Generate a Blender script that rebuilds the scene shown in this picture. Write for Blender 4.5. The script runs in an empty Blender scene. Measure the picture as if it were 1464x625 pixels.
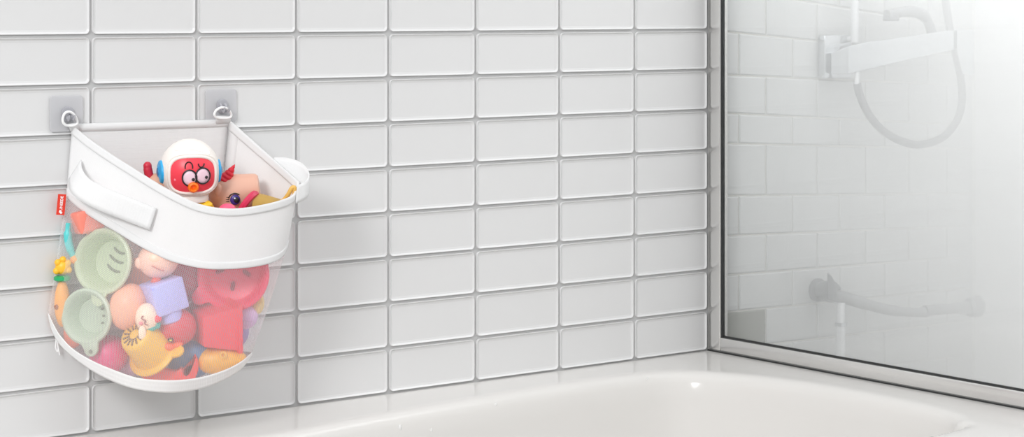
import bpy, bmesh, math, random
from mathutils import Vector, Matrix
PI = math.pi
random.seed(4)
S = bpy.context.scene
COL = S.collection

# ------------------------------------------------------------------ camera
W, H = 1464.0, 625.0
FPX, HOR = 3045.0, 7.9                       # focal length and horizon row of the 1464x625 frame
_n = math.hypot(3952, 3045)
RT = Vector((3952/_n, -3045/_n, 0)); FW = Vector((3045/_n, 3952/_n, 0))
YAW = -math.atan2(3045, 3952)
CAM = Vector((-1.94449, -3.91589, 1.42099))
cd = bpy.data.cameras.new('camera'); cam = bpy.data.objects.new('camera', cd); COL.objects.link(cam)
cam.location = CAM; cam.rotation_euler = (PI/2, 0, YAW)
cd.sensor_width = 36; cd.lens = 36*FPX/W; cd.shift_y = -(H/2-HOR)/W
cd.clip_start = .05; cd.clip_end = 60
S.camera = cam

# ------------------------------------------------------------------ light
w = bpy.data.worlds.new('daylight'); S.world = w; w.use_nodes = True
bg = w.node_tree.nodes['Background']
bg.inputs[0].default_value = (.985, .99, 1, 1)
_nt = w.node_tree; _tc = _nt.nodes.new('ShaderNodeTexCoord'); _sx = _nt.nodes.new('ShaderNodeSeparateXYZ')      # soft sky: brightest overhead
_mr = _nt.nodes.new('ShaderNodeMapRange'); _mr.inputs[1].default_value = -.4; _mr.inputs[2].default_value = .9; _mr.inputs[3].default_value = .16; _mr.inputs[4].default_value = 1.5
_nt.links.new(_tc.outputs['Generated'], _sx.inputs[0]); _nt.links.new(_sx.outputs[2], _mr.inputs[0]); _nt.links.new(_mr.outputs[0], bg.inputs[1])
def area(name, loc, target, size, power, col=(1, 1, 1)):
    l = bpy.data.lights.new(name, 'AREA'); l.shape = 'DISK'; l.size = size; l.energy = power; l.color = col
    o = bpy.data.objects.new(name, l); COL.objects.link(o); o.location = loc
    o.rotation_euler = (Vector(target)-Vector(loc)).to_track_quat('-Z', 'Y').to_euler()
    return o
area('window_light', (-4.0, -3.2, 3.3), (.35, 0, .9), 1.3, 150)
area('shower_fill_light', (2.2, -.75, 2.43), (2.2, -.75, 0), .9, 10)  # unseen fill lamp, added to brighten the shower side
S.view_settings.view_transform = 'Standard'; S.view_settings.look = 'None'
S.view_settings.exposure = 0.0; S.view_settings.gamma = 1; S.view_settings.use_curve_mapping = False
S.cycles.max_bounces = 16; S.cycles.transparent_max_bounces = 24; S.cycles.volume_bounces = 12
S.cycles.diffuse_bounces = 6; S.cycles.use_denoising = True; S.cycles.caustics_reflective = False; S.cycles.caustics_refractive = False; S.cycles.sample_clamp_indirect = 4

# ------------------------------------------------------------------ helpers
def P(u, v, d):
    """point at distance d in front of the tiled wall seen at (u, v)"""
    a = (u-732)/FPX; r = RT*a + FW + Vector((0, 0, -(v-HOR)/FPX))
    return CAM + r*((-d-CAM.y)/r.y)
def lin(c):
    return tuple((x/255/12.92 if x/255 <= .04045 else ((x/255+.055)/1.055)**2.4) for x in c) + (1,)
def sock(nt_in, names, val):
    for n in names:
        if n in nt_in: nt_in[n].default_value = val; return
MATS = {}
def mat(name, rgb, rough=.4, metal=0, coat=0, bump=0, bscale=400, alpha=1, trans=0, sss=0, spec=.5):
    if name in MATS: return MATS[name]
    m = bpy.data.materials.new(name); m.use_nodes = True; MATS[name] = m
    nt = m.node_tree; b = nt.nodes['Principled BSDF']
    b.inputs['Base Color'].default_value = lin(rgb); b.inputs['Roughness'].default_value = rough
    b.inputs['Metallic'].default_value = metal; b.inputs['Alpha'].default_value = alpha
    sock(b.inputs, ['Coat Weight'], coat); sock(b.inputs, ['Transmission Weight'], trans)
    sock(b.inputs, ['Specular IOR Level'], spec)
    # faint material variation keeps every surface procedural
    tc = nt.nodes.new('ShaderNodeTexCoord'); nz = nt.nodes.new('ShaderNodeTexNoise')
    nz.inputs['Scale'].default_value = 40
    nt.links.new(tc.outputs['Object'], nz.inputs['Vector'])
    mr = nt.nodes.new('ShaderNodeMapRange'); mr.inputs[3].default_value = max(0, rough-.03); mr.inputs[4].default_value = min(1, rough+.03)
    nt.links.new(nz.outputs[0], mr.inputs[0]); nt.links.new(mr.outputs[0], b.inputs['Roughness'])
    if bump:
        wv = nt.nodes.new('ShaderNodeTexNoise'); wv.inputs['Scale'].default_value = bscale
        nt.links.new(tc.outputs['Object'], wv.inputs['Vector'])
        bp = nt.nodes.new('ShaderNodeBump'); bp.inputs['Strength'].default_value = bump; bp.inputs['Distance'].default_value = .002
        nt.links.new(wv.outputs[0], bp.inputs['Height']); nt.links.new(bp.outputs[0], b.inputs['Normal'])
    return m
def setp(o, label=None, cat=None, group=None, kind=None):
    if label: o['label'] = label
    if cat: o['category'] = cat
    if group: o['group'] = group
    if kind: o['kind'] = kind
    return o
def link_mesh(name, me, mats, parent=None, smooth=True, autosmooth=None):
    o = bpy.data.objects.new(name, me); COL.objects.link(o)
    for m in (mats if isinstance(mats, (list, tuple)) else [mats]): me.materials.append(m)
    for p in me.polygons: p.use_smooth = smooth
    if smooth and me.name not in NOSHARP: me.set_sharp_from_angle(angle=math.radians(40))
    if parent: o.parent = parent
    return o
NOSHARP = ()
def pydata(name, V, Fc, mats, parent=None, smooth=True, mi=None, fix=True):
    me = bpy.data.meshes.new(name); me.from_pydata([tuple(v) for v in V], [], Fc)
    if mi: me.polygons.foreach_set('material_index', mi)
    if fix:
        bm = bmesh.new(); bm.from_mesh(me); bmesh.ops.recalc_face_normals(bm, faces=bm.faces); bm.to_mesh(me); bm.free()
    me.update()
    return link_mesh(name, me, mats, parent, smooth)
def empty(name, loc, rz=0):
    o = bpy.data.objects.new(name, None); COL.objects.link(o); o.location = loc; o.rotation_euler = (0, 0, rz)
    o.empty_display_size = .02
    return o
class G:
    """collects shapes (verts + faces) for one mesh"""
    def __init__(s): s.V = []; s.F = []; s.smooth = []
    def add(s, V, Fc, M=None):
        b = len(s.V)
        for v in V: s.V.append((M @ Vector(v)) if M else Vector(v))
        for f in Fc: s.F.append(tuple(i+b for i in f))
        return s
    def lathe(s, prof, seg=40, M=None, close=False):
        V = []; Fc = []; n = len(prof)
        for k in range(seg):
            a = 2*PI*k/seg
            for r, z in prof: V.append((r*math.cos(a), r*math.sin(a), z))
        for k in range(seg):
            k2 = (k+1) % seg
            for i in range(n-1): Fc.append((k*n+i, k2*n+i, k2*n+i+1, k*n+i+1))
            if close: Fc.append((k*n+n-1, k2*n+n-1, k2*n, k*n))
        if not close:
            if prof[0][0] > 1e-6: Fc.append(tuple(k*n for k in range(seg)))
            if prof[-1][0] > 1e-6: Fc.append(tuple(k*n+n-1 for k in reversed(range(seg))))
        return s.add(V, Fc, M)
    def ball(s, c, r, M=None, seg=32):
        rx, ry, rz = r if isinstance(r, (tuple, list)) else (r, r, r)
        n = seg//2
        prof = [(math.sin(PI*i/n), -math.cos(PI*i/n)) for i in range(n+1)]
        prof[0] = (0, -1); prof[-1] = (0, 1)
        T = Matrix.Translation(c) @ Matrix.Diagonal((rx, ry, rz, 1))
        return s.lathe([(max(a, 1e-5), b) for a, b in prof], seg, (M @ T) if M else T)
    def tube(s, pts, r, seg=12, M=None, flat=1.0, closed=False):
        pts = [Vector(p) for p in pts]; n = len(pts)
        rr = r if isinstance(r, (list, tuple)) else [r]*n
        V = []; Fc = []; up = None
        for i, p in enumerate(pts):
            if closed: t = pts[(i+1) % n]-pts[i-1]
            else: t = pts[min(i+1, n-1)]-pts[max(i-1, 0)]
            t.normalize()
            if up is None:
                up = t.orthogonal().normalized()
            up = (up - t*up.dot(t)).normalized(); sd = t.cross(up)
            for k in range(seg):
                a = 2*PI*k/seg
                V.append(p + up*(rr[i]*math.cos(a)) + sd*(rr[i]*flat*math.sin(a)))
        for i in range(n if closed else n-1):
            j = (i+1) % n
            for k in range(seg):
                k2 = (k+1) % seg
                Fc.append((i*seg+k, i*seg+k2, j*seg+k2, j*seg+k))
        if not closed:
            Fc.append(tuple(reversed(range(seg)))); Fc.append(tuple((n-1)*seg+k for k in range(seg)))
        return s.add(V, Fc, M)
    def prism(s, poly, y0, y1, M=None, bev=0):
        """polygon in the x-z plane, from y0 (near) to y1 (far); bev rounds the near edge"""
        c = Vector((sum(p[0] for p in poly)/len(poly), sum(p[1] for p in poly)/len(poly)))
        n = len(poly)
        def ins(k):
            out = []
            for i, p in enumerate(poly):
                a = Vector(poly[i-1]); b = Vector(poly[(i+1) % n]); d = (b-a)
                nn = Vector((-d.y, d.x)).normalized() if d.length else Vector((0, 0))
                if nn.dot(c-Vector(p)) < 0 and len(poly) < 7: nn = -nn
                out.append(Vector(p)+nn*k)
            return out
        area2 = sum(poly[i-1][0]*poly[i][1]-poly[i][0]*poly[i-1][1] for i in range(n))
        if area2 < 0: poly = list(reversed(poly))
        rings = []
        if bev:
            rings = [(ins(bev), y0), (ins(bev*.3), y0+bev*.3), (ins(0), y0+bev), (ins(0), y1-bev), (ins(bev*.3), y1-bev*.3), (ins(bev), y1)]
        else: rings = [(ins(0), y0), (ins(0), y1)]
        V = []; Fc = []
        for pl, y in rings:
            for p in pl: V.append((p[0], y, p[1]))
        for r in range(len(rings)-1):
            for i in range(n):
                j = (i+1) % n; Fc.append((r*n+i, r*n+j, (r+1)*n+j, (r+1)*n+i))
        Fc.append(tuple(range(n))); Fc.append(tuple((len(rings)-1)*n+i for i in reversed(range(n))))
        return s.add(V, Fc, M)
    def box(s, a, b, M=None, bev=0):
        x0, y0, z0 = a; x1, y1, z1 = b
        bm = bmesh.new(); bmesh.ops.create_cube(bm, size=1)
        for v in bm.verts:
            v.co = Vector(((x0+x1)/2+v.co.x*(x1-x0), (y0+y1)/2+v.co.y*(y1-y0), (z0+z1)/2+v.co.z*(z1-z0)))
        if bev: bmesh.ops.bevel(bm, geom=bm.edges[:], offset=bev, segments=3, profile=.5, affect='EDGES')
        bm.verts.index_update(); bm.verts.ensure_lookup_table()
        s.add([v.co.copy() for v in bm.verts], [tuple(v.index for v in f.verts) for f in bm.faces], M); bm.free()
        return s
    def build(s, name, m, parent=None, smooth=True, scale=1):
        o = pydata(name, [Vector(v)*scale for v in s.V], s.F, m, parent, smooth)
        if smooth:
            try:
                o.data.set_sharp_from_angle(angle=math.radians(40))
            except Exception: pass
        return o
def catmull(pts, per=6, corner=None, closed=False):
    pts = [Vector(p) for p in pts]
    if corner:
        return catmull(pts[:corner+1], per)[:-1] + catmull(pts[corner:], per)
    n = len(pts); out = []
    for i in range(n if closed else n-1):
        if closed: p0, p1, p2, p3 = pts[i-1], pts[i], pts[(i+1) % n], pts[(i+2) % n]
        else:
            p1, p2 = pts[i], pts[i+1]
            p0 = pts[i-1] if i else p1*2-p2
            p3 = pts[i+2] if i+2 < n else p2*2-p1
        for k in range(per):
            t = k/per
            out.append(.5*((2*p1)+(p2-p0)*t+(2*p0-5*p1+4*p2-p3)*t*t+(3*p1-p0-3*p2+p3)*t**3))
    if not closed: out.append(pts[-1])
    return out
def rrect(x0, z0, x1, z1, r, k=4):
    out = []
    for cx, cz, a0 in ((x1-r, z1-r, 0), (x0+r, z1-r, 90), (x0+r, z0+r, 180), (x1-r, z0+r, 270)):
        for i in range(k+1):
            a = math.radians(a0+90*i/k); out.append((cx+r*math.cos(a), cz+r*math.sin(a)))
    return out
def solid(o, t, off=0):
    md = o.modifiers.new('thickness', 'SOLIDIFY'); md.thickness = t; md.offset = off
    return o

# ------------------------------------------------------------------ materials of the room
tile_m = mat('glazed white tile', (217, 217, 217), .3, spec=.35)
grout_m = mat('grey grout', (190, 190, 190), .85)
shower_tile_m = mat('pale grey tile', (208, 209, 209), .25)
shower_grout_m = mat('white grout', (222, 221, 217), .8)
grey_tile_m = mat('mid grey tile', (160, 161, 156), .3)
plaster_m = mat('white wall', (240, 240, 240), .5)
floor_m = mat('light floor tile', (205, 204, 202), .35)
tub_m = mat('white enamel', (214, 212, 209), .14, spec=.2)
chrome = mat('chrome', (205, 208, 211), .12, metal=.95)
steel = mat('brushed aluminium', (222, 221, 219), .22, metal=.75)
rubber = mat('black rubber seal', (40, 42, 42), .5)

# ------------------------------------------------------------------ room shell
XG = 1.688; Z0 = .56; XR = 2.70; TOP = 2.45; XL = -1.45
colx = [0, .2411, .4840, .7234, .9645, 1.2105, 1.4448, 1.6866]
xs = [-.2407*k for k in range(6, 0, -1)] + colx
zs = [Z0+.1*k for k in range(19)]
V = []; Fc = []; mi = []
def quadring(a, b, n):
    for i in range(n):
        j = (i+1) % n; Fc.append((a+i, a+j, b+j, b+i)); mi.append(0)
def tile(x0, z0, x1, z1):
    rings = [(0, .004), (0, -.0035), (.0006, -.005), (.0012, -.005), (.0046, -.0018), (.009, -.0010)]
    base = len(V); n = 20
    for ins, y in rings:
        for x, z in rrect(x0+ins, z0+ins, x1-ins, z1-ins, max(.009-ins*.5, .003)): V.append((x, y, z))
    for r in range(len(rings)-1): quadring(base+r*n, base+(r+1)*n, n)
    Fc.append(tuple(base+(len(rings)-1)*n+i for i in range(n))); mi.append(0)
g = .0032
for i in range(len(xs)-1):
    for j in range(len(zs)-1): tile(xs[i]+g, zs[j]+g, xs[i+1]-g, zs[j+1]-g)
b = len(V)                                      # slab of grout and masonry behind the tiles
for x in (XL, XG+.004):
    for y in (0, .12):
        for z in (0, TOP): V.append((x, y, z))
for q in ((0, 1, 3, 2), (4, 6, 7, 5), (0, 4, 5, 1), (2, 3, 7, 6), (0, 2, 6, 4), (1, 5, 7, 3)):
    Fc.append(tuple(b+k for k in q)); mi.append(1)
o = pydata('wall_back', V, Fc, [tile_m, grout_m], smooth=False, mi=mi)
setp(o, kind='structure')

# shower end of the same wall: running-bond courses, drifting a little in height
V = []; Fc = []; mi = []
rl = [-17, 44.8, 107, 161.6, 205, 280, 337.4, 394, 447, 500, 556]
rr = [33, 76, 120, 177, 212, 277, 325, 370, 416.5, 464, 513]
xa, xb = P(1032, 100, 0).x, P(1340, 100, 0).x
zl = [P(1032, v, 0).z for v in rl]; zr = [P(1340, v, 0).z for v in rr]
for k in range(8): zl.insert(0, zl[0]+.105); zr.insert(0, zr[0]+.105)
for k in range(3): zl.append(zl[-1]-.1); zr.append(zr[-1]-.1)
def zat(r, x): return zl[r]+(zr[r]-zl[r])*(x-xa)/(xb-xa)
ja = [XG+.004] + [P(u, 100, 0).x for u in (1055, 1132, 1199, 1263, 1325)] + [2.69]
jb = [XG+.004] + [P(u, 100, 0).x for u in (1094, 1167, 1236, 1298)] + [2.58, 2.69]
for r in range(len(zl)-1):
    js = ja if r % 2 else jb
    for i in range(len(js)-1):
        x0, x1 = js[i]+.0022, js[i+1]-.0022
        if r == 16 and i == 0: pass
        zz = [zat(r+1, x0)+.0022, zat(r+1, x1)+.0022, zat(r, x1)-.0022, zat(r, x0)-.0022]
        if zz[2] > TOP: continue
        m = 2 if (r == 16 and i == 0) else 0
        bb = len(V)
        for ins, y in ((0, .004), (0, -.002), (.003, -.004)):
            V += [(x0+ins, y, zz[0]+ins), (x1-ins, y, zz[1]+ins), (x1-ins, y, zz[2]-ins), (x0+ins, y, zz[3]-ins)]
        for q in range(2):
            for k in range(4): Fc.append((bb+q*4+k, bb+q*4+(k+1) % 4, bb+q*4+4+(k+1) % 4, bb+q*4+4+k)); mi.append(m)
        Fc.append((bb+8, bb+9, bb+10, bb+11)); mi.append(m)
b = len(V)
for x in (XG+.004, XR+.1):
    for y in (0, .12):
        for z in (0, TOP): V.append((x, y, z))
for q in ((0, 1, 3, 2), (4, 6, 7, 5), (0, 4, 5, 1), (2, 3, 7, 6), (0, 2, 6, 4), (1, 5, 7, 3)):
    Fc.append(tuple(b+k for k in q)); mi.append(1)
o = pydata('wall_shower', V, Fc, [shower_tile_m, shower_grout_m, grey_tile_m], smooth=False, mi=mi)
setp(o, kind='structure')
o = G().box((XR, -2.2, 0), (XR+.1, 0, TOP)).build('wall_right', plaster_m, smooth=False); setp(o, kind='structure')
o = G().box((XL, -4.6, -.1), (XR+.1, .12, 0)).build('floor', floor_m, smooth=False); setp(o, kind='structure')

# ------------------------------------------------------------------ bathtub
ctrl = [(.0, -.27), (.296, -.240), (.53, -.204), (.858, -.168), (1.117, -.15), (1.31, -.150), (1.42, -.178), (1.49, -.265),
        (1.54, -.40), (1.565, -.56), (1.56, -.82), (1.50, -.98), (1.35, -1.05), (.6, -1.06), (-.3, -1.05), (-.5, -.95), (-.58, -.7), (-.5, -.42), (-.3, -.31)]
inner = catmull([(a, b, 0) for a, b in ctrl], 20, closed=True); N = len(inner)
cen = Vector((.5, -.62, 0)); x0, x1, y0, y1 = -.78, XG+.028, -1.2, -.002
outer = []
for p in inner:
    d = p-cen; t = 1e9
    if d.x > 0: t = min(t, (x1-cen.x)/d.x)
    if d.x < 0: t = min(t, (x0-cen.x)/d.x)
    if d.y > 0: t = min(t, (y1-cen.y)/d.y)
    if d.y < 0: t = min(t, (y0-cen.y)/d.y)
    outer.append(cen+d*t)
for c in ((x0, y0), (x0, y1), (x1, y0), (x1, y1)):
    k = min(range(N), key=lambda i: (outer[i]-Vector((c[0], c[1], 0))).length); outer[k] = Vector((c[0], c[1], 0))
def inset(d):
    out = []
    for i, p in enumerate(inner):
        t = inner[(i+1) % N]-inner[i-1]; nn = Vector((-t.y, t.x, 0)).normalized()
        if nn.dot(cen-p) < 0: nn = -nn
        out.append(p+nn*d)
    return out
loops = [[(p.x, p.y, 0) for p in outer], [(p.x, p.y, Z0-.004) for p in outer]]
def shr(k): return [cen+(p-cen)*k for p in outer]
loops.append([(p.x, p.y, Z0-.001) for p in [o_+(i_-o_).normalized()*.006 for o_, i_ in zip(outer, inner)]])
for t in (.010, .016): loops.append([(p.x, p.y, Z0) for p in [o_+(i_-o_).normalized()*t for o_, i_ in zip(outer, inner)]])
for d, z in ((-.03, Z0), (-.02, Z0), (-.010, Z0-.0005), (0, Z0-.002), (.008, Z0-.006), (.015, Z0-.014), (.02, Z0-.026), (.026, Z0-.06), (.04, Z0-.2), (.06, Z0-.32), (.09, Z0-.37), (.15, Z0-.395)):
    loops.append([(p.x, p.y, z) for p in inset(d)])
V = [v for l in loops for v in l]; Fc = []
for r in range(len(loops)-1):
    for i in range(N):
        j = (i+1) % N; Fc.append((r*N+i, r*N+j, r*N+N+j, r*N+N+i))
V.append((cen.x, cen.y, Z0-.4)); c = len(V)-1
L = (len(loops)-1)*N
for i in range(N): Fc.append((L+i, L+(i+1) % N, c))
o = pydata('bathtub', V, Fc, tub_m)
setp(o, 'white enamel bathtub with a rolled rim along the tiled wall', 'bathtub')
drop_m = mat('water', (250, 250, 250), .05, alpha=.55)
# ------------------------------------------------------------------ glass screen
root = empty('shower_screen', (XG, 0, Z0)); setp(root, 'framed clear glass shower screen standing on the end of the white bathtub', 'shower screen')
gl = bpy.data.materials.new('clear glass'); gl.use_nodes = True; nt = gl.node_tree
nt.nodes.remove(nt.nodes['Principled BSDF']); out = nt.nodes['Material Output']
tr = nt.nodes.new('ShaderNodeBsdfTransparent'); tr.inputs[0].default_value = (.985, .99, .988, 1)
gs = nt.nodes.new('ShaderNodeBsdfGlossy'); gs.inputs['Roughness'].default_value = .02
lw = nt.nodes.new('ShaderNodeLayerWeight'); lw.inputs[0].default_value = .5     # thin-pane Schlick reflectance, the same from both faces
pw = nt.nodes.new('ShaderNodeMath'); pw.operation = 'POWER'; pw.inputs[1].default_value = 5; nt.links.new(lw.outputs['Facing'], pw.inputs[0])
fr = nt.nodes.new('ShaderNodeMath'); fr.operation = 'MULTIPLY_ADD'; fr.inputs[1].default_value = .95; fr.inputs[2].default_value = .04; nt.links.new(pw.outputs[0], fr.inputs[0])
mx = nt.nodes.new('ShaderNodeMixShader')
nt.links.new(fr.outputs[0], mx.inputs[0]); nt.links.new(tr.outputs[0], mx.inputs[1]); nt.links.new(gs.outputs[0], mx.inputs[2]); nt.links.new(mx.outputs[0], out.inputs[0])
YE = -1.19
G().box((.011, YE, .02), (.017, -.03, TOP-Z0)).build('glass_pane', gl, root, smooth=False)
G().box((0, -.046, .0), (.028, -.0048, TOP-Z0), bev=.003).build('wall_profile', steel, root)
G().box((-.0, YE, .0), (.028, -.046, .037), bev=.003).build('bottom_profile', steel, root)
G().box((-.004, YE, -.0006), (.024, -.005, .0035)).build('bottom_seal', rubber, root, smooth=False)
G().box((.006, YE, .0355), (.011, -.046, .0415)).build('glazing_seal', rubber, root, smooth=False)
G().box((.004, -.052, .0355), (.011, -.0455, TOP-Z0)).build('glazing_seal', rubber, root, smooth=False)

# ------------------------------------------------------------------ adhesive hooks
clear = mat('clear plastic', (210, 210, 213), .12, alpha=.62)
clearer = mat('clear hook plastic', (182, 182, 188), .1, alpha=.75)
def hook(u0, v0, u1, v1, label):
    a = P(u0, v1, .0045); c = P(u1, v0, .0045)
    w_, h_ = c.x-a.x, c.z-a.z
    r = empty('adhesive_hook', ((a.x+c.x)/2, -.0045, (a.z+c.z)/2)); setp(r, label, 'wall hook', 'clear adhesive hooks on the tiled wall')
    G().prism(rrect(-w_/2, -h_/2, w_/2, h_/2, .006), -.0022, 0, bev=.0006).build('plate', clear, r)
    G().prism(rrect(-.012, -.016, .014, .014, .011), -.008, -.0022, bev=.002).build('hook_base', clearer, r)
    for dx in (-.005, .006):
        G().tube([(dx, -.007, .004), (dx, -.012, -.001), (dx, -.016, -.009), (dx, -.021, -.012), (dx, -.0245, -.008), (dx, -.025, -.002)],
                 [.003, .003, .0028, .0026, .0024, .0018]).build('prong', clearer, r)
    return r
hook(71, 136, 118, 189, 'clear square adhesive hook holding the left corner of the bag')
hook(293.5, 127, 337.5, 176, 'clear square adhesive hook holding the right corner of the bag')

# ------------------------------------------------------------------ hanging toy bag
fabric = bpy.data.materials.new('white woven fabric'); fabric.use_nodes = True; nt = fabric.node_tree
b_ = nt.nodes['Principled BSDF']; b_.inputs['Base Color'].default_value = lin((243, 243, 243)); b_.inputs['Roughness'].default_value = .85
sock(b_.inputs, ['Specular IOR Level'], .15)
outn = nt.nodes['Material Output']
uv = nt.nodes.new('ShaderNodeTexCoord')
def weave(nt, uvn, scale, rot):
    mp = nt.nodes.new('ShaderNodeMapping'); mp.inputs['Rotation'].default_value = (0, 0, rot)
    wv = nt.nodes.new('ShaderNodeTexWave'); wv.inputs['Scale'].default_value = scale
    nt.links.new(uvn.outputs['UV'], mp.inputs[0]); nt.links.new(mp.outputs[0], wv.inputs[0])
    return wv
w1 = weave(nt, uv, 130, 0); w2 = weave(nt, uv, 130, PI/2)
ad = nt.nodes.new('ShaderNodeMath'); ad.operation = 'ADD'; nt.links.new(w1.outputs['Fac'], ad.inputs[0]); nt.links.new(w2.outputs['Fac'], ad.inputs[1])
bp = nt.nodes.new('ShaderNodeBump'); bp.inputs['Strength'].default_value = .25; bp.inputs['Distance'].default_value = .001
nt.links.new(ad.outputs[0], bp.inputs['Height']); nt.links.new(bp.outputs[0], b_.inputs['Normal'])
tl = nt.nodes.new('ShaderNodeBsdfTranslucent'); tl.inputs[0].default_value = (.95, .95, .95, 1)
mx = nt.nodes.new('ShaderNodeMixShader'); mx.inputs[0].default_value = .22
nt.links.new(b_.outputs[0], mx.inputs[1]); nt.links.new(tl.outputs[0], mx.inputs[2]); nt.links.new(mx.outputs[0], outn.inputs[0])

def net_mat(name, lo, hi):
    m = bpy.data.materials.new(name); m.use_nodes = True; nt = m.node_tree
    nt.nodes.remove(nt.nodes['Principled BSDF']); outn = nt.nodes['Material Output']
    uv = nt.nodes.new('ShaderNodeTexCoord')
    a = weave(nt, uv, 95, .6); b = weave(nt, uv, 95, -.6)
    mxx = nt.nodes.new('ShaderNodeMath'); mxx.operation = 'MAXIMUM'
    nt.links.new(a.outputs['Fac'], mxx.inputs[0]); nt.links.new(b.outputs['Fac'], mxx.inputs[1])
    mr = nt.nodes.new('ShaderNodeMapRange'); mr.inputs[3].default_value = lo; mr.inputs[4].default_value = hi
    nt.links.new(mxx.outputs[0], mr.inputs[0])
    df = nt.nodes.new('ShaderNodeBsdfDiffuse'); df.inputs[0].default_value = (.96, .96, .98, 1)
    tl = nt.nodes.new('ShaderNodeBsdfTranslucent'); tl.inputs[0].default_value = (.96, .96, .98, 1)
    m1 = nt.nodes.new('ShaderNodeMixShader'); m1.inputs[0].default_value = .35
    nt.links.new(df.outputs[0], m1.inputs[1]); nt.links.new(tl.outputs[0], m1.inputs[2])
    tp = nt.nodes.new('ShaderNodeBsdfTransparent')
    m2 = nt.nodes.new('ShaderNodeMixShader'); nt.links.new(mr.outputs[0], m2.inputs[0])
    nt.links.new(tp.outputs[0], m2.inputs[1]); nt.links.new(m1.outputs[0], m2.inputs[2]); nt.links.new(m2.outputs[0], outn.inputs[0])
    return m
net = net_mat('sheer white mesh', .10, .34)

c1 = [(103, 180, .006), (128, 200, .04), (160, 222, .085), (190, 241, .125), (220, 260, .16), (250, 277, .195), (280, 291, .22), (310, 298, .24),
      (340, 299, .25), (370, 295, .255), (400, 288, .25), (420, 279, .235), (427, 261, .21), (400, 237, .15), (365, 206, .08), (328, 173, .006)]
c2 = [(95, 280, .006), (112, 296, .04), (138, 314, .085), (170, 333, .125), (203, 353, .16), (238, 370, .195), (268, 379, .22), (298, 384, .24),
      (330, 384, .25), (362, 381, .255), (388, 375, .25), (403, 366, .235), (410, 353, .21), (390, 330, .15), (352, 305, .08), (318, 280, .006)]
c3 = [(69, 447, .006), (76, 463, .03), (86, 480, .065), (104, 499, .10), (130, 515, .14), (160, 528, .17), (195, 540, .20), (228, 543.5, .22),
      (258, 543.5, .235), (290, 539, .24), (322, 529, .24), (345, 517, .23), (360, 504, .205), (352, 503, .14), (336, 500, .07), (318, 497, .006)]
c4 = [(69, 452, .006), (75, 474, .028), (86, 493, .06), (104, 510, .095), (130, 529, .135), (160, 545, .165), (192, 556, .195), (226, 561, .215),
      (256, 561, .225), (290, 555, .23), (322, 542, .23), (345, 527, .22), (360, 508, .2), (350, 507, .135), (334, 504, .065), (316, 501, .006)]
PER = 8
C1, C2, C3, C4 = [catmull([P(*p) for p in c], PER, corner=12) for c in (c1, c2, c3, c4)]
bag = empty('toy_storage_bag', P(215, 176, .006)); setp(bag, 'white mesh toy storage bag full of bath toys hanging on the tiled wall', 'toy bag')
BO = bag.location.copy()
ARC = [0]
for i in range(1, len(C1)): ARC.append(ARC[-1]+(C2[i]-C2[i-1]).length)
def loft(name, A, B, m, n=10, bulge=0, parent=bag, thick=0, off=0, shift=0):
    V = []; Fc = []; uvs = []
    k = len(A)
    for r in range(n+1):
        t = r/n
        for i in range(k):
            p = A[i].lerp(B[i], t)
            if bulge: p = p + Vector((.25*(i/k-.3), -1, 0))*bulge*math.sin(PI*t)*math.sin(PI*i/(k-1))
            V.append(p-BO); uvs.append((ARC[i] if k == len(ARC) else i*.003, t*(A[0]-B[0]).length))
    for r in range(n):
        for i in range(k-1): Fc.append((r*k+i, r*k+i+1, r*k+k+i+1, r*k+k+i))
    o = pydata(name, V, Fc, m, parent, fix=False)
    ul = o.data.uv_layers.new(name='UVMap')
    for lp in o.data.loops: ul.data[lp.index].uv = uvs[lp.vertex_index]
    if thick: solid(o, thick, off)
    return o
def mixc(A, B, t): return [a.lerp(b, t) for a, b in zip(A, B)]
loft('fabric_band', C1, C2, fabric, 14, thick=.0012)
loft('rim_binding', mixc(C1, C2, -.012), mixc(C1, C2, .115), fabric, 4, thick=.0052)
loft('lower_binding', mixc(C1, C2, .89), mixc(C1, C2, 1.01), fabric, 4, thick=.0042)
loft('mesh_body', C2, C3, net, 24, bulge=.008)
loft('base_band', C3, C4, fabric, 6, thick=.002)
KC = 12*PER
pxc = catmull([Vector(p) for p in c4], PER, corner=12)[:KC+1]        # the base runs back from its front edge to the wall
CB = [P(q.x if q.x < 226 else 226+(q.x-226)*.68, q.y-3.5, .006) for q in pxc]
def loftn(name, A, B, m, n): return loft(name, A, B, m, n)
loft('base_panel', C4[:KC+1], CB, fabric, 8)
# back of the bag, flat against the wall
def line(a, b, n=20): return [a.lerp(b, i/n) for i in range(n+1)]
loft('back_panel', line(C1[0], C1[-1]), line(C2[0].lerp(C1[0], .12), C2[-1].lerp(C1[-1], .12)), fabric, 8, thick=.0012)
loft('back_mesh', line(C2[0].lerp(C1[0], .12), C2[-1].lerp(C1[-1], .12), KC), CB, net, 14)
loft('back_binding', line(C1[0]+Vector((0, 0, .004)), C1[-1]+Vector((0, 0, .004))), line(C1[0]-Vector((0, 0, .012)), C1[-1]-Vector((0, 0, .012))), fabric, 2, thick=.004)
loft('corner_seam', line(C1[-1], C2[-1]), line(C1[-4], C2[-4]), fabric, 2, thick=.003)
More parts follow.
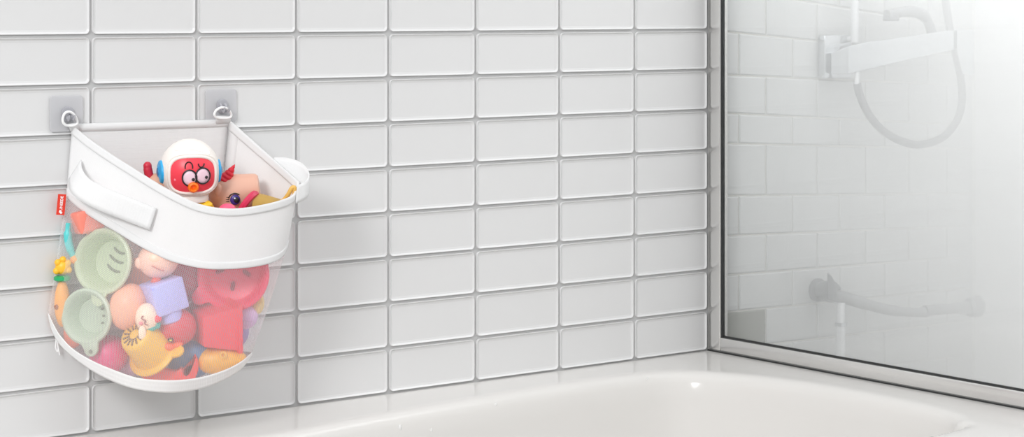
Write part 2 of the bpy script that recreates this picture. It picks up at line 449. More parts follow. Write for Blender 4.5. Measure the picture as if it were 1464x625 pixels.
# carry handles
def strap(Tp, Bp):
    A = catmull([P(*p) for p in Tp], 8); B = catmull([P(*p) for p in Bp], 8)
    return loft('carry_handle', A, B, fabric, 5, thick=.0022)
strap([(116, 229, .038), (117, 241, .062), (127, 255, .093), (150, 268, .122), (185, 282, .152), (224, 298, .178)],
      [(98, 258, .022), (101, 274, .058), (114, 286, .088), (140, 300, .118), (175, 314, .146), (214, 329, .176)])
strap([(392, 225, .125), (413, 226, .155), (431, 233, .185), (441, 246, .212), (439, 257, .228), (425, 266, .236)],
      [(386, 256, .125), (408, 258, .155), (427, 265, .185), (440, 276, .212), (437, 284, .228), (423, 291, .236)])
# hanging rings and tabs
ring_m = mat('white plastic ring', (246, 246, 246), .35)
def ring(pts, d):
    q = catmull([P(u, v, dd)-BO for u, v, dd in pts], 5, closed=True)
    G().tube(q, .0026, 10, closed=True).build('hanging_ring', ring_m, bag)
ring([(92, 163, .024), (89.6, 171, .022), (92, 177.6, .02), (100, 180, .018), (110, 177, .018), (109, 169, .02), (103, 161.5, .024), (97, 160, .026)], 0)
ring([(309, 158, .024), (306.5, 164, .022), (310, 168, .02), (319, 169, .018), (328.5, 168, .018), (330.5, 163, .02), (325, 155.5, .024), (316, 154, .026)], 0)
for a, b_, c_, d_ in (((97, 178), (112, 175), (116, 186), (101, 188)), ((309, 166), (328, 166), (331, 176), (309, 177))):
    V = [P(*q, .018)-BO for q in (a, b_)] + [P(*q, .0075)-BO for q in (c_, d_)]
    solid(pydata('ring_tab', V, [(0, 1, 2, 3)], fabric, bag), .003)
# brand tag at the left seam
red_m = mat('red woven tag', (228, 62, 44), .7)
lett_m = mat('white lettering', (250, 250, 250), .7)
tc_ = [P(83.2, 277.5, .02), P(94.6, 278, .02), P(92, 307.7, .02), P(80.3, 307, .02)]
tr_ = pydata('brand_tag', [p-BO for p in tc_], [(0, 1, 2, 3)], red_m, bag, smooth=False); solid(tr_, .0012, 0); tr_['label'] = 'red side tag with white lettering'
cu = bpy.data.curves.new('lettering', 'FONT'); cu.body = 'UNEEDE'; cu.size = 1; cu.align_x = 'CENTER'; cu.align_y = 'CENTER'; cu.offset = .022; cu.extrude = .04
to = bpy.data.objects.new('lettering_source', cu); COL.objects.link(to)
bpy.context.view_layer.update()
me = bpy.data.meshes.new_from_object(to.evaluated_get(bpy.context.evaluated_depsgraph_get())); bpy.data.objects.remove(to)
xsz = [v.co.x for v in me.vertices]; tw = max(xsz)-min(xsz)
up = ((tc_[0]+tc_[1])-(tc_[3]+tc_[2])).normalized(); lf = (tc_[0]-tc_[1]).normalized()
nrm = up.cross(lf).normalized()
if nrm.dot(CAM-tc_[0]) < 0: nrm = -nrm
mid = tc_[0].lerp(tc_[2], .5).lerp(tc_[0].lerp(tc_[1], .5), .12)
s_ = (20.5*.0014)/tw
for v in me.vertices: v.co = mid - BO + up*(v.co.x*s_) + lf*(v.co.y*s_*1.05) + nrm*(.0009+v.co.z*s_*.3)
link_mesh('lettering', me, lett_m, tr_, smooth=False)
dk = G(); base = tc_[3].lerp(tc_[2], .5).lerp(tc_[0].lerp(tc_[1], .5), .11)-BO+nrm*.0008
for du, dv, r in ((0, -.001, .0026), (.0024, .0016, .0019), (.001, .0022, .0016)): dk.ball(base+up*du+lf*dv, (r, r*.6, r), seg=14)
dk.build('bird_emblem', lett_m, tr_)
# zip cord at the lower left corner
G().tube(catmull([P(u, v, .012)-BO for u, v in ((79, 474), (80, 486), (79.5, 497), (82, 503), (83.5, 496), (82, 484), (80, 475))], 5), .0011, 8).build('zip_cord', ring_m, bag)
G().tube(catmull([P(u, v, .014)-BO for u, v in ((80, 476), (82, 490), (84.5, 504), (85.5, 508))], 5), .0012, 8).build('zip_cord', ring_m, bag)

# ------------------------------------------------------------------ bath toys
def toy(name, u, v, d, label, cat='bath toy', group=None):
    p = P(u, v, d); dv = p-CAM; o = empty(name, p, math.atan2(-dv.x, dv.y)); setp(o, label, cat, group)
    s = (p-CAM).dot(FW)/FPX
    return o, s
def axisM(x, y, z, ox=0, oy=0, oz=0, roll=0):
    zz = Vector((x, y, z)).normalized(); xx = Vector((1, 0, 0)) if abs(zz.x) < .75 else Vector((0, 0, 1))
    xx = (xx-zz*xx.dot(zz)).normalized(); yy = zz.cross(xx)
    q = Matrix((xx, yy, zz)).transposed().to_4x4()
    return Matrix.Translation((ox, oy, oz)) @ q @ Matrix.Rotation(roll, 4, 'Z')
def rotY(deg): return Matrix.Rotation(math.radians(deg), 4, 'Y')
def M_of(rgb, rough=.38): return mat('plastic %d %d %d' % rgb, rgb, rough)
def slot(g_, cx, cy, z, L_, wd, ang, M, bend=0):
    pts = []
    for k in range(7):
        t = k/6-.5; pts.append((cx+math.cos(ang)*L_*t - math.sin(ang)*bend*(1-4*t*t), cy+math.sin(ang)*L_*t+math.cos(ang)*bend*(1-4*t*t), z))
    g_.tube(pts, [wd*.6, wd, wd, wd, wd, wd, wd*.6], 8, M=M)
def cup(o, s, R, r, depth, axis, rgb, lug, slots, rgbd, hole=True, roll=0, wall=4):
    """open beaker; axis points out of the mouth, lug = angle of the rim lug"""
    m = M_of(rgb); M = axisM(*axis, roll=roll)
    prof = [(.01, -depth), (r-3, -depth), (r, -depth+3), (R-2, -7), (R-1, -6), (R+3, -5), (R+5, -2.5), (R+4, 1), (R+1, 2), (R-wall+2, 0), (R-wall, -3), (r-wall, -depth+wall+1), (r-wall-3, -depth+wall), (.01, -depth+wall)]
    G().lathe(prof, 48, M).build('beaker', m, o, scale=s)
    if lug is not None:
        la = math.radians(lug)
        poly = []
        for k in range(19):
            a = -PI/2+PI*k/18; poly.append((R+9+11*math.cos(a)*1.1, 11.5*math.sin(a)))
        poly += [(R-1, 15), (R-1, -15)]
        ML = M @ Matrix.Rotation(la, 4, 'Z') @ Matrix.Rotation(-PI/2, 4, 'X') @ Matrix.Identity(4)
        l_ = G().prism(poly, -1.5, 4, ML, bev=1.4).build('lug', m, o, scale=s)
        if hole:
            G().lathe([(.01, 3.2), (2.6, 3.2), (2.9, 2.2), (2.9, -1), (.01, -1)], 16, M @ Matrix.Rotation(la, 4, 'Z') @ Matrix.Translation((R+14, 0, 0))).build('hole', M_of(rgbd), l_, scale=s)
    for L_, wd, cx, cy, ang, bend in slots:
        g_ = G(); slot(g_, cx, cy, -depth+wall+.6, L_, wd, ang, M, bend); g_.build('drain_slot', M_of(rgbd), o, scale=s)

# --- toys seen above the rim
o, s = toy('astronaut_toy', 271, 243, .135, 'toy bird in a white space helmet with a red face, poking out of the bag')
white_h = M_of((238, 232, 226)); face_m = M_of((236, 62, 78)); blk = M_of((25, 20, 24)); blue = M_of((40, 168, 226))
Rr = 43
G().ball((0, 0, 0), (Rr, Rr, 45)).build('helmet', white_h, o, scale=s)
def onsph(x, z, k=1.0):
    y2 = 1-(x/Rr)**2-(z/45)**2
    return Vector((x*k, -Rr*math.sqrt(max(y2, .02))*k, z*k))
FX, FZ, FA, FB = 4, -4.5, 31, 25
def sup(a, k=1, n=3.0):
    c, s2 = math.cos(a), math.sin(a)
    return (FX+k*FA*math.copysign(abs(c)**(2/n), c), FZ+k*FB*math.copysign(abs(s2)**(2/n), s2))
V = []; Fc = []; nr, na = 10, 56
for r in range(nr+1):
    for a in range(na):
        x, z = sup(2*PI*a/na, max(r/nr, .001)); V.append(onsph(x, z, 1.012)*s)
for r in range(nr):
    for a in range(na): Fc.append((r*na+a, r*na+(a+1) % na, r*na+na+(a+1) % na, r*na+na+a))
fo = pydata('face', V, Fc, face_m, o)
G().tube([onsph(*sup(2*PI*a/na, 1.03), 1.015) for a in range(na)], 2.3, 10, closed=True).build('visor_frame', white_h, o, scale=s)
G().tube([onsph(*sup(2*PI*a/na, 1.17), 1.0) for a in range(na)], 1.2, 8, closed=True).build('visor_ridge', white_h, o, scale=s)
eye_m = M_of((238, 205, 218))
for cx, cz, rx, rz, px in ((0, -8, 9.6, 10.8, 5), (18, -5.5, 9.6, 10.8, 4.5)):
    def disc(name, cx, cz, rx, rz, k, m, par):
        V = [onsph(cx, cz, k)*s]; n = 28; Fc = []
        for q in (.5, 1):
            for a in range(n): V.append(onsph(cx+rx*q*math.cos(2*PI*a/n), cz+rz*q*math.sin(2*PI*a/n), k)*s)
        for a in range(n):
            b = (a+1) % n; Fc.append((0, 1+a, 1+b)); Fc.append((1+a, 1+n+a, 1+n+b, 1+b))
        return solid(pydata(name, V, Fc, m, par), .0006, 0)
    e = disc('eye', cx, cz, rx, rz, 1.035, eye_m, o)
    G().tube([onsph(cx+rx*math.cos(a*PI/14), cz+rz*math.sin(a*PI/14), 1.038) for a in range(28)], 1.15, 8, closed=True).build('eye_outline', blk, e, scale=s)
    G().ball(onsph(cx+px, cz-2, 1.045), 2.3, seg=14).build('pupil', blk, e, scale=s)
G().tube([onsph(-1+5.2*math.cos(a), 7+7*math.sin(a), 1.025) for a in [PI*k/10 for k in range(-1, 12)]], .9, 8).build('eyebrow', blk, o, scale=s)
G().tube([onsph(16+4*math.cos(a), 11.5-5*math.sin(a), 1.025) for a in [PI*k/10 for k in range(11)]], .9, 8).build('eyebrow', blk, o, scale=s)
Mb = axisM(.1, -1, -.15, *onsph(5, -21, 1.0))
G().lathe([(.01, 3), (2.2, 3), (3, 6), (5, 8), (7, 6.5), (8, 2), (7.6, -3), (.01, -4)], 28, Mb).build('beak', M_of((250, 118, 20)), o, scale=s)
for cx, cz in ((-20, -11), (27, -12)): G().ball(onsph(cx, cz, 1.005), (2, 1.2, 2), seg=14).build('cheek_spot', M_of((246, 120, 135)), fo, scale=s)
for sg in (-1, 1):
    Me = axisM(sg*1, -.22 if sg < 0 else .12, 0, sg*38.5, -6 if sg < 0 else 4, -2)
    e = G().lathe([(.01, 6.5), (7, 6.5), (9, 5.2), (13, 5.2), (16, 4), (17.5, 0), (17, -5), (.01, -5)], 32, Me).build('ear_disc', blue, o, scale=s)
    G().lathe([(.01, 7.4), (6.2, 7.2), (6.8, 5.5), (.01, 5)], 24, Me).build('ear_button', M_of((30, 120, 176)), e, scale=s)
pl = [onsph(x, z, 1.006) for x, z in ((-20, 32), (-17, 30), (0, 31.5), (14, 29), (26, 24), (27, 27), (21, 34))]
G().tube(catmull(pl, 4), .9, 8).build('helmet_seam', M_of((250, 248, 244)), o, scale=s)
G().lathe([(25, -36), (27, -40), (26, -45), (.01, -46), (.01, -36)], 32).build('neck_ring', white_h, o, scale=s)
G().ball((14, 0, -60), (22, 20, 20)).ball((24, -8, -50), (9, 8, 6)).build('body', M_of((246, 200, 40)), o, scale=s)

o, s = toy('curved_tail_toy', 218, 262, .10, 'tan toy with a dark red curved tail left of the helmet')
G().ball((6, 0, -4), (17, 14, 18)).build('body', M_of((214, 164, 138)), o, scale=s)
G().tube(catmull([(-7, 0, 25), (-6, 0, 17), (-3, 0, 6), (3, 0, -4), (8, 0, -8)], 5), [6]*3+[6.4]*18, 14).ball((-7, 0, 25), 6, seg=18).build('tail', M_of((196, 36, 58)), o, scale=s)

o, s = toy('unicorn_toy', 332, 275, .12, 'tan unicorn toy lying sideways with a red spiral horn')
Mh = axisM(.97, -.05, .12, 0, 0, -2)
skin = M_of((219, 170, 148))
G().lathe([(.01, -34), (14, -32), (24, -24), (29, -10), (28, 4), (26, 18), (25, 30), (24, 36), (21, 39), (.01, 40)], 40, Mh).build('head', skin, o, scale=s)
hp = axisM(.52, -.15, .84, -11, -10, 17)
hg = G(); prof = [(.01, 0)]
for k in range(33):
    t = k/32; prof.append((max(.8, 10.5*(1-t)**.8+1.6*(1-t*.6)*(abs(math.sin(t*5*PI))-.5)), t*28))
prof += [(.01, 28.4)]
hg.lathe(prof, 28, hp).build('horn', M_of((214, 24, 48)), o, scale=s)
G().ball((-19, -22, 4), (6, 5, 10), Matrix.Identity(4)).build('ear', skin, o, scale=s)
G().ball((-16, -4, 19), (12, 10, 7)).build('mane', M_of((232, 96, 62)), o, scale=s)
e = G().ball((4, -27.5, -8), (7.2, 2.5, 7.6), seg=20).build('eye', M_of((60, 40, 130)), o, scale=s)
G().ball((5.8, -29.4, -8.5), (4, 1.6, 4.4), seg=16).build('pupil', blk, e, scale=s)
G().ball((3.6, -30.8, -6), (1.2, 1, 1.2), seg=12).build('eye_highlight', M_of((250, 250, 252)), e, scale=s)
G().tube(catmull([(-5, -28, -6), (-2, -29, -1), (4, -29.4, 1), (10, -28.8, -1)], 4), .9, 8).build('eyelid', blk, o, scale=s)
for k in range(3): G().tube([(-4, -28, -5-k*2.6), (-9, -28, -4.5-k*3.2)], [.8, .3], 6).build('eyelash', blk, o, scale=s)

o, s = toy('mustard_beaker', 382, 297, .19, 'translucent mustard beaker with a crimson rim lying at the front right of the bag')
Mc = axisM(.97, .1, -.16, -28, 0, 2)
G().lathe([(.01, 50), (15, 49), (17, 46), (20, 26), (22, 4), (20, 4), (18, 26), (15, 43), (.01, 44)], 40, Mc).build('beaker', M_of((182, 146, 66)), o, scale=s)
Mr = axisM(.78, -.26, -.55, -28, -4, 4)
G().lathe([(19, -5), (23, -4), (24.5, 0), (23, 4), (19, 5), (18, 0)], 40, Mr, close=True).build('rim', M_of((206, 44, 84)), o, scale=s)
Ml = axisM(-.25, -1, .1, 30, -2, 12)
G().tube(catmull([(16, 0, 5), (24, 0, 11), (30, -3, 19), (35, -4, 28), (39, -4, 28), (38, -3, 18), (34, 0, 8), (28, 0, 0)], 4, closed=True), 3.2, 10, closed=True).build('loop_handle', M_of((226, 180, 92)), o, scale=s)
o, s = toy('pink_egg', 325, 299, .20, 'bright pink rounded toy tip just above the front rim')
G().ball((0, 0, 0), (12, 9, 8)).build('shell', M_of((244, 92, 128)), o, scale=s)

# --- toys seen through the mesh
SG = (196, 206, 176); SGD = (126, 128, 110)
o, s = toy('colander_cup', 146, 374, .088, 'larger sage green cup with three curved slots, upper left in the mesh', group='green beaker toys')
cup(o, s, 43, 34, 34, (-.55, -.82, .12), SG, -97, [(20, 1.9, 10, 16, -.5, -3), (26, 1.9, 5, 4, -.5, -3), (24, 1.9, 0, -9, -.5, -3)], SGD, hole=False)
o, s = toy('colander_cup', 123, 453, .076, 'smaller grey-green cup with a pierced lug, lower left in the mesh', group='green beaker toys')
cup(o, s, 36, 28, 26, (-.52, -.84, .06), (188, 200, 180), -80, [(4, 1.5, 14, 10, 0, 0), (4, 1.5, 16, 0, 0, 0), (4, 1.5, 14, -10, 0, 0)], SGD)
o, s = toy('pink_colander', 333, 393, .19, 'hot pink colander cup with petal slots hanging under the white band')
cup(o, s, 47, 40, 20, (-.12, -.97, .12), (240, 72, 106), 213, [(13, 3, -20, 6, .4, 0), (13, 3, -2, -16, 1.4, 0), (13, 3, 18, 2, -.6, 0), (18, 6, 0, 16, 0, 0)], (140, 52, 72), hole=False)
o, s = toy('yellow_strainer', 207, 491, .152, 'yellow upturned strainer beaker with radial slots')
Ma = axisM(-.56, -.58, .60)
ym = M_of((240, 186, 62))
G().lathe([(.01, 26), (21, 26), (24, 24), (25.5, 20), (31, -14), (33, -19), (39, -20), (41, -22), (40, -25), (32, -25), (29, -18), (23, 18), (.01, 22)], 48, Ma).build('beaker', ym, o, scale=s)
for k in range(14):
    a = 2*PI*k/14; g_ = G(); g_.tube([(8*math.cos(a), 8*math.sin(a), 26.2), (19*math.cos(a), 19*math.sin(a), 26.2)], 1.5, 8, M=Ma); g_.build('drain_slot', M_of((120, 84, 50)), o, scale=s)
G().prism([(34+12+9*math.cos(-PI/2+PI*k/12), 9*math.sin(-PI/2+PI*k/12)) for k in range(13)]+[(32, 12), (32, -12)], -2, 3, Ma @ Matrix.Translation((0, 0, -22)) @ Matrix.Rotation(math.radians(-25), 4, 'Z') @ Matrix.Rotation(-PI/2, 4, 'X'), bev=1.2).build('lug', ym, o, scale=s)

o, s = toy('peach_animal', 186, 440, .132, 'round peach animal toy with a sleeping cream face and red nose')
G().ball((-2, 6, 0), (28, 24, 34), rotY(12)).build('body', M_of((248, 176, 146)), o, scale=s)
cream = M_of((252, 222, 198))
G().ball((24, -20, -12), (17, 15, 21), seg=32).ball((31, -24, -14), (9, 9, 9), seg=24).build('head', cream, o, scale=s)
G().ball((38, -28, -13), (6.5, 5, 5.5), seg=18).build('nose', M_of((232, 34, 62)), o, scale=s)
G().ball((17, -34, -32), (5.5, 3.5, 11), rotY(0)).build('ear', cream, o, scale=s)
for zz in (0, 1):
    G().tube([(20+4*math.cos(a)+zz*4, -36, -10-zz*7+3*math.sin(a)) for a in [PI*k/8+PI*.6 for k in range(9)]], .8, 8).build('closed_eye', M_of((150, 60, 62)), o, scale=s)
G().ball((15, -34, -18), (3.2, 2, 2.6), seg=14).build('cheek', M_of((246, 140, 150)), o, scale=s)
G().ball((28, -26, -26), (9, 5, 5)).ball((38, -24, -22), (5, 4, 6)).build('neck_bow', M_of((52, 166, 156)), o, scale=s)

o, s = toy('baby_doll_head', 226, 374, .155, 'pale peach smiling doll head upside down below the band')
dm = M_of((252, 200, 180))
G().ball((0, 0, 2), (29, 26, 26)).build('head', dm, o, scale=s)
G().ball((-25, -6, -1), (8, 6, 9), seg=20).build('ear', dm, o, scale=s)
G().tube(catmull([(-9, -25.3, -3), (-3, -26.2, -6), (3, -26.2, -9), (9, -25, -10)], 4), .8, 8).build('mouth', M_of((190, 110, 100)), o, scale=s)
G().ball((-16, -4, -22), (8, 7, 6), rotY(-30)).build('scarf', M_of((236, 92, 70)), o, scale=s)

o, s = toy('lavender_block', 236, 424, .17, 'lavender square block with a round stud below')
lm = M_of((188, 186, 240))
Ml = Matrix.Rotation(math.radians(-16), 4, 'Y') @ Matrix.Rotation(math.radians(24), 4, 'Z') @ Matrix.Rotation(math.radians(6), 4, 'X')
G().box((-25, -20, -22), (25, 26, 24), Ml, bev=2.5).build('block', lm, o, scale=s)
G().lathe([(.01, -37), (16, -37), (18, -35), (18, -20), (.01, -20)], 32, Ml).build('stud', lm, o, scale=s)

o, s = toy('red_duck', 252, 470, .165, 'dark red duck with an orange beak beside the yellow strainer')
rm = M_of((214, 62, 76))
G().ball((0, 0, 2), (29, 26, 27)).build('body', rm, o, scale=s)
G().ball((-6, -20, -24), (10, 9, 6), rotY(12)).ball((-1, -21, -20), (8, 8, 4), rotY(-8)).build('beak', M_of((246, 106, 62)), o, scale=s)
e = G().ball((-8, -25, -12), (4.2, 2.2, 3), seg=16).build('eye', blk, o, scale=s)
G().ball((-8, -27, -12.5), (2, 1, 1.3), seg=12).build('eye_highlight', M_of((250, 220, 80)), e, scale=s)

o, s = toy('red_bucket', 309, 466, .178, 'red tapered square bucket lying under the pink colander')
Mq = axisM(.88, .36, .06, roll=PI/4+.12) 
rb = M_of((238, 78, 92))
G().lathe([(.01, -28), (29, -28), (31, -26), (44, 20), (49, 20), (50, 26), (45, 27), (42, 24), (29, -22), (.01, -22)], 4, Mq).build('bucket', rb, o, smooth=False, scale=s)

o, s = toy('coral_crab', 250, 531, .158, 'coral crab toy with a raised claw at the bottom of the bag')
poly = [(p.x, p.y) for p in catmull([(-44, -10, 0), (-46, 10, 0), (-25, 8, 0), (0, 2, 0), (10, 6, 0), (16, -3, 0), (22, 8, 0), (28, 24, 0), (33, 14, 0), (32, -2, 0), (20, -18, 0), (-15, -20, 0)], 4, closed=True)]
G().prism(poly, -9, 9, bev=3).build('shell', M_of((246, 86, 84)), o, scale=s)
def ball_toy(name, u, v, d, r, rgb, label, extra=None):
    o, s = toy(name, u, v, d, label); G().ball((0, 0, 0), r).build('shell', M_of(rgb), o, scale=s)
    if extra: extra(o, s)
    return o
def seam(r):
    def f(o, s):
        G().lathe([(r+.2, -1), (r+1, 0), (r+.2, 1)], 36, axisM(.3, -.5, .8), close=True).build('seam', M_of((226, 90, 150)), o, scale=s)
    return f
ball_toy('magenta_ball', 156, 507, .068, 28, (226, 56, 128), 'magenta ball low in the bag under the smaller green cup')
def fins(rgb):
    def f(o, s):
        G().ball((-9, -5, 10), (5, 4, 4)).build('fin', M_of(rgb), o, scale=s)
    return f
ball_toy('orange_fish', 105, 477, .026, (14, 10, 21), (248, 122, 84), 'orange toy at the lower left seam beside the green cup', fins((252, 150, 70)))
def nub(o, s): G().lathe([(4, 0), (5.5, 1.5), (4, 3), (2.4, 1.5)], 20, axisM(-.1, -1, .3, 6, -20, 10), close=True).build('ring_nub', M_of((248, 206, 110)), o, scale=s)
ball_toy('yellow_boat', 313, 515, .182, (40, 20, 20), (246, 190, 82), 'pale yellow boat-shaped toy at the lower right of the bag', nub)
def tailf(o, s): G().ball((12, 0, 16), (9, 5, 14), rotY(30)).build('tail_fin', M_of((86, 134, 178)), o, scale=s)
ball_toy('blue_fish', 272, 514, .15, (34, 18, 27), (92, 140, 184), 'slate blue fish behind the coral claw', tailf)
def cap(o, s): G().lathe([(17, -2), (18, 0), (17, 2)], 32, axisM(.25, -.2, 1), close=True).build('seam', M_of((208, 170, 214)), o, scale=s)
ball_toy('lavender_egg', 349, 452, .185, (20, 16, 19), (216, 186, 226), 'pale lilac egg at the right edge of the bag', cap)
def cap2(o, s): G().ball((3, -8, 6), (6, 4, 7)).build('wing', M_of((226, 196, 126)), o, scale=s)
ball_toy('beige_bird', 367, 433, .195, (11, 10, 17), (232, 208, 150), 'beige bird toy at the upper right behind the pink colander', cap2)
def gpatch(o, s): G().ball((12, -10, -4), (10, 8, 8)).build('snout', M_of((244, 140, 120)), o, scale=s)
o, s = toy('coral_block', 124, 316, .045, 'salmon coral block tucked under the left band')
G().box((-17, -14, -16), (20, 18, 16), Matrix.Rotation(math.radians(-14), 4, 'Y') @ Matrix.Rotation(math.radians(20), 4, 'Z'), bev=4).build('block', M_of((246, 140, 122)), o, scale=s)
G().lathe([(.01, -18), (9, -18), (10, -16), (10, 0), (.01, 0)], 24, axisM(.2, .1, 1)).build('stud', M_of((246, 140, 122)), o, scale=s)
o, s = toy('teal_whistle', 99, 345, .022, 'slim teal toy by the left seam under the band')
G().tube(catmull([(-1, 0, 26), (-2, 0, 8), (1, 0, -10), (6, 0, -22)], 5), [4]*4+[6]*8+[5]*4, 12).build('stem', M_of((92, 206, 206)), o, scale=s)
G().ball((8, -2, -26), (7, 6, 7), seg=18).build('bulb', M_of((250, 170, 90)), o, scale=s)
o, s = toy('giraffe_toy', 89, 416, .022, 'yellow and orange giraffe squirter with a green collar at the left seam')
gy = M_of((250, 190, 52))
G().ball((0, 0, -18), (11, 9, 34)).build('body', M_of((250, 170, 70)), o, scale=s)
hd = G().ball((1, 0, 34), (11, 9, 11))
for dx, dz in ((-8, 29), (-6, 41), (8, 40), (9, 30), (1, 45)): hd.ball((dx, -3, dz), (5, 5, 5), seg=16)
hd.build('head', gy, o, scale=s)
G().lathe([(8, 14), (12, 16), (12, 20), (8, 22), (6, 18)], 28, close=True).build('collar', M_of((34, 168, 104)), o, scale=s)
G().ball((-8, -7, -22), (3, 2, 4), seg=12).build('spot', M_of((160, 90, 50)), o, scale=s)
# deeper toys filling the bag
ball_toy('red_ball', 290, 458, .08, 31, (190, 44, 66), 'big red ball in the middle of the bag behind the bucket')
ball_toy('peach_ball', 200, 398, .065, 30, (246, 168, 140), 'plain peach ball behind the doll head and green cup')
ball_toy('violet_ball', 330, 474, .13, 26, (150, 134, 186), 'dusty violet ball behind the yellow boat')
ball_toy('lilac_ball', 190, 512, .06, 26, (206, 160, 190), 'pinkish lilac ball between the magenta ball and the strainer')
ball_toy('crimson_ball', 266, 402, .10, 30, (176, 52, 76), 'crimson ball behind the lavender block')
ball_toy('rose_ball', 330, 338, .10, 30, (232, 110, 128), 'rose ball inside the upper part of the bag')
ball_toy('salmon_ball', 238, 336, .075, 26, (244, 150, 120), 'salmon ball inside the upper part under the helmet')

# ------------------------------------------------------------------ shower fittings behind the glass
hose_m = mat('grey metal hose', (132, 133, 136), .4, metal=.3)
satin = mat('satin nickel', (160, 161, 163), .35, metal=.4)
pale = mat('satin white metal', (232, 233, 235), .25, metal=.2)
def Q(u, v, d, b): return P(u, v, d)-b
mx_ = empty('shower_mixer', P(1195, 82, .0)); setp(mx_, 'chrome shower mixer with a square wall plate behind the glass', 'shower mixer')
B = mx_.location.copy()
a = P(1172, 112, .012); c = P(1211, 50, .012)
G().box((a.x-B.x, -.03, a.z-B.z), (c.x-B.x, -.004, c.z-B.z), bev=.003).build('wall_plate', chrome, mx_)
def loftbox(name, secs, m, par, B):
    """secs: (u, v_top, v_bottom, d, half depth)"""
    V = []; Fc = []
    for u, vt, vb, d, hd_ in secs:
        V += [Q(u, vt, d+hd_, B), Q(u, vb, d+hd_, B), Q(u, vb, d-hd_, B), Q(u, vt, d-hd_, B)]
    n = len(secs)
    for i in range(n-1):
        for k in range(4): Fc.append((i*4+k, i*4+(k+1) % 4, i*4+4+(k+1) % 4, i*4+4+k))
    Fc += [(0, 1, 2, 3), ((n-1)*4+3, (n-1)*4+2, (n-1)*4+1, (n-1)*4)]
    o = pydata(name, V, Fc, m, par, smooth=False)
    bv = o.modifiers.new('bevel', 'BEVEL'); bv.width = .003; bv.segments = 3
    return o
loftbox('mixer_body', [(1188, 76, 106, .035, .012), (1213, 66, 106, .06, .02), (1246, 59, 98, .085, .026), (1300, 52, 85, .115, .028), (1345, 45, 75, .14, .028), (1374, 42, 70, .155, .026)], chrome, mx_, B)
loftbox('lever', [(1368, 42, 74, .165, .02), (1376, 42, 106, .17, .014), (1393, 43, 108, .178, .01)], chrome, mx_, B)
G().tube([Q(1226, 95, .085, B), Q(1225, 121, .085, B)], .0065, 16).build('hose_nut', pale, mx_)
hz = empty('shower_hose', P(1226, 118, .085)); setp(hz, 'grey looped shower hose hanging below the chrome mixer', 'shower hose'); B2 = hz.location.copy()
G().tube(catmull([Q(u, v, d, B2) for u, v, d in ((1225.5, 119, .085), (1229, 135, .085), (1240, 160, .09), (1258, 183, .095), (1282, 199, .10), (1312, 207, .105), (1345, 198, .11), (1366, 176, .115), (1375, 148, .12), (1374, 115, .125), (1368, 85, .10), (1362, 60, .09), (1356, 30, .08), (1350, -10, .07))], 8), .0105, 12).build('hose', hose_m, hz)
rl_ = empty('shower_rail', P(1222, 50, .05)); setp(rl_, 'slim white shower rail rising behind the chrome mixer', 'shower rail'); B2 = rl_.location.copy()
G().tube([Q(1222, 60, .05, B2), Q(1222, -60, .05, B2), Q(1222, -220, .05, B2)], .0105, 16).build('pole', pale, rl_)
G().tube([Q(1222, 56, .05, B2), Vector((0, .047, Q(1222, 56, .05, B2).z))], .008, 14).build('bracket', pale, rl_)
hh = empty('hand_shower', P(1300, 20, .11)); setp(hh, 'white curved hand shower above the chrome mixer', 'hand shower'); B2 = hh.location.copy()
G().tube(catmull([Q(u, v, d, B2) for u, v, d in ((1268, 21, .13), (1285, 18, .13), (1305, 16, .125), (1320, 22, .12), (1328, 34, .115), (1333, 50, .11))], 6), [.013]*10+[.0155]*10+[.013]*11, 18).build('handle', satin, hh)
G().lathe([(.01, 0), (.02, 0), (.022, .004), (.02, .012), (.012, .02), (.01, .02)], 28, Matrix.Translation(Q(1274, 30, .13, B2))).build('spray_head', hose_m, hh)
tp_ = empty('bath_filler_tap', P(1175, 415, .0)); setp(tp_, 'chrome bath filler tap with a long spout low behind the glass', 'tap'); B = tp_.location.copy()
yM = Matrix.Rotation(PI/2, 4, 'X')
G().lathe([(.01, .004), (.03, .004), (.03, .012), (.022, .018), (.026, .03), (.028, .06), (.024, .068), (.01, .07)], 32, Matrix.Translation(Q(1166, 414, .0, B)) @ yM).build('tap_body', hose_m, tp_)
loftbox('lever', [(1183, 389, 428, .075, .007), (1190, 396, 430, .08, .01), (1197, 414, 432, .085, .008)], hose_m, tp_, B)
G().tube(catmull([Q(u, v, d, B) for u, v, d in ((1182, 421, .06), (1205, 425, .075), (1235, 434, .10), (1265, 442, .12), (1295, 446, .14), (1325, 447, .15))], 5), [.016]*11+[.014]*8+[.0125]*7, 18).build('spout', satin, tp_)
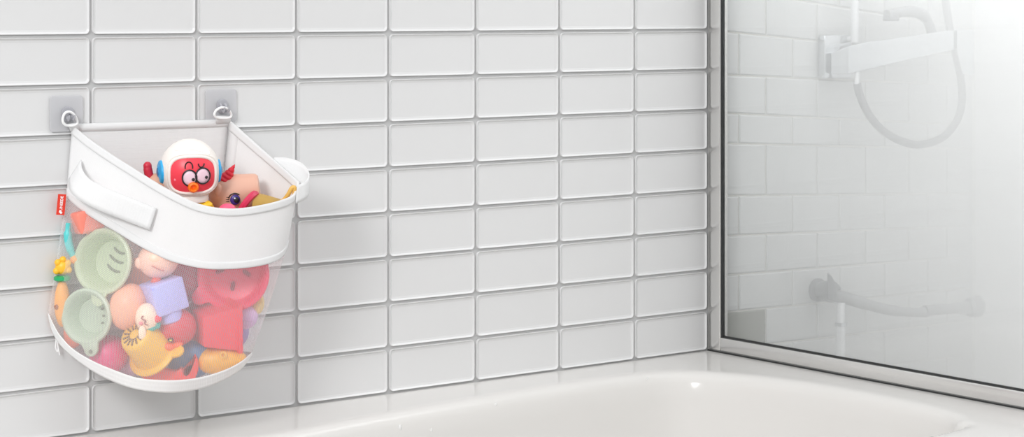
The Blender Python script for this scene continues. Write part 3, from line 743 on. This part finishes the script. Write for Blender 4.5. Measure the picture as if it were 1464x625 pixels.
G().tube(catmull([Q(u, v, d, B) for u, v, d in ((1322, 444, .15), (1350, 442, .16), (1372, 441, .165), (1384, 440, .168), (1398, 438, .17))], 5), [.014]*10+[.017]*6+[.026]*3+[.028]*2, 18).build('flared_end', satin, tp_)
G().tube([Q(1202, 432, .075, B), Q(1202, 470, .075, B), Q(1202, 540, .075, B)], .0115, 16).build('riser_pipe', pale, tp_)
G().tube([Q(1202, 461, .075, B), Q(1202, 466, .075, B)], .0155, 18).build('collar', chrome, tp_)

# water drops on the inner tub wall
for u, v, d, r, lb in ((575, 612, .215, .005, 'largest clear water drop on the inner back wall of the bathtub'), (616, 615, .205, .003, 'small water drop just right of the largest drop on the tub wall'),
                   (621, 602, .2, .0022, 'tiny water drop under the rim right of the largest drop'), (709, 578, .178, .003, 'lone water drop below the rim at the middle of the tub wall'), (926, 541, .168, .0025, 'water drop near the far corner of the bathtub rim')):
    p = P(u, v, d)
    i = min(range(N), key=lambda k: abs(inner[k].x-p.x)+(0 if inner[k].y > -.5 else 9))
    dz = Z0-p.z; ins = .026+(dz-.06)*.1 if dz > .06 else .012+dz*.25
    q = inset(ins)[i]
    o = G().ball((0, 0, 0), (r, r*.6, r*1.5), seg=16).build('water_drop', drop_m)
    o.location = (q.x, q.y+.0002, p.z)
    setp(o, lb, 'water drop', 'water drops on the tub wall')

# ------------------------------------------------------------------ haze volume added to fade the shower compartment to white
st = G().box((XG+.03, -1.6, .02), (XR-.004, -.0075, 1.95)).build('shower_fade_haze', [], smooth=False)
sm = bpy.data.materials.new('added haze'); sm.use_nodes = True; nt = sm.node_tree
nt.nodes.remove(nt.nodes['Principled BSDF'])
vs = nt.nodes.new('ShaderNodeVolumeScatter'); vs.inputs['Color'].default_value = (.995, .995, .995, 1); vs.inputs['Density'].default_value = 1.4; vs.inputs['Anisotropy'].default_value = .0
nt.links.new(vs.outputs[0], nt.nodes['Material Output'].inputs['Volume'])
st.data.materials.append(sm)
setp(st, 'white haze added behind the glass screen to fade the shower to white', 'added haze', kind='stuff')
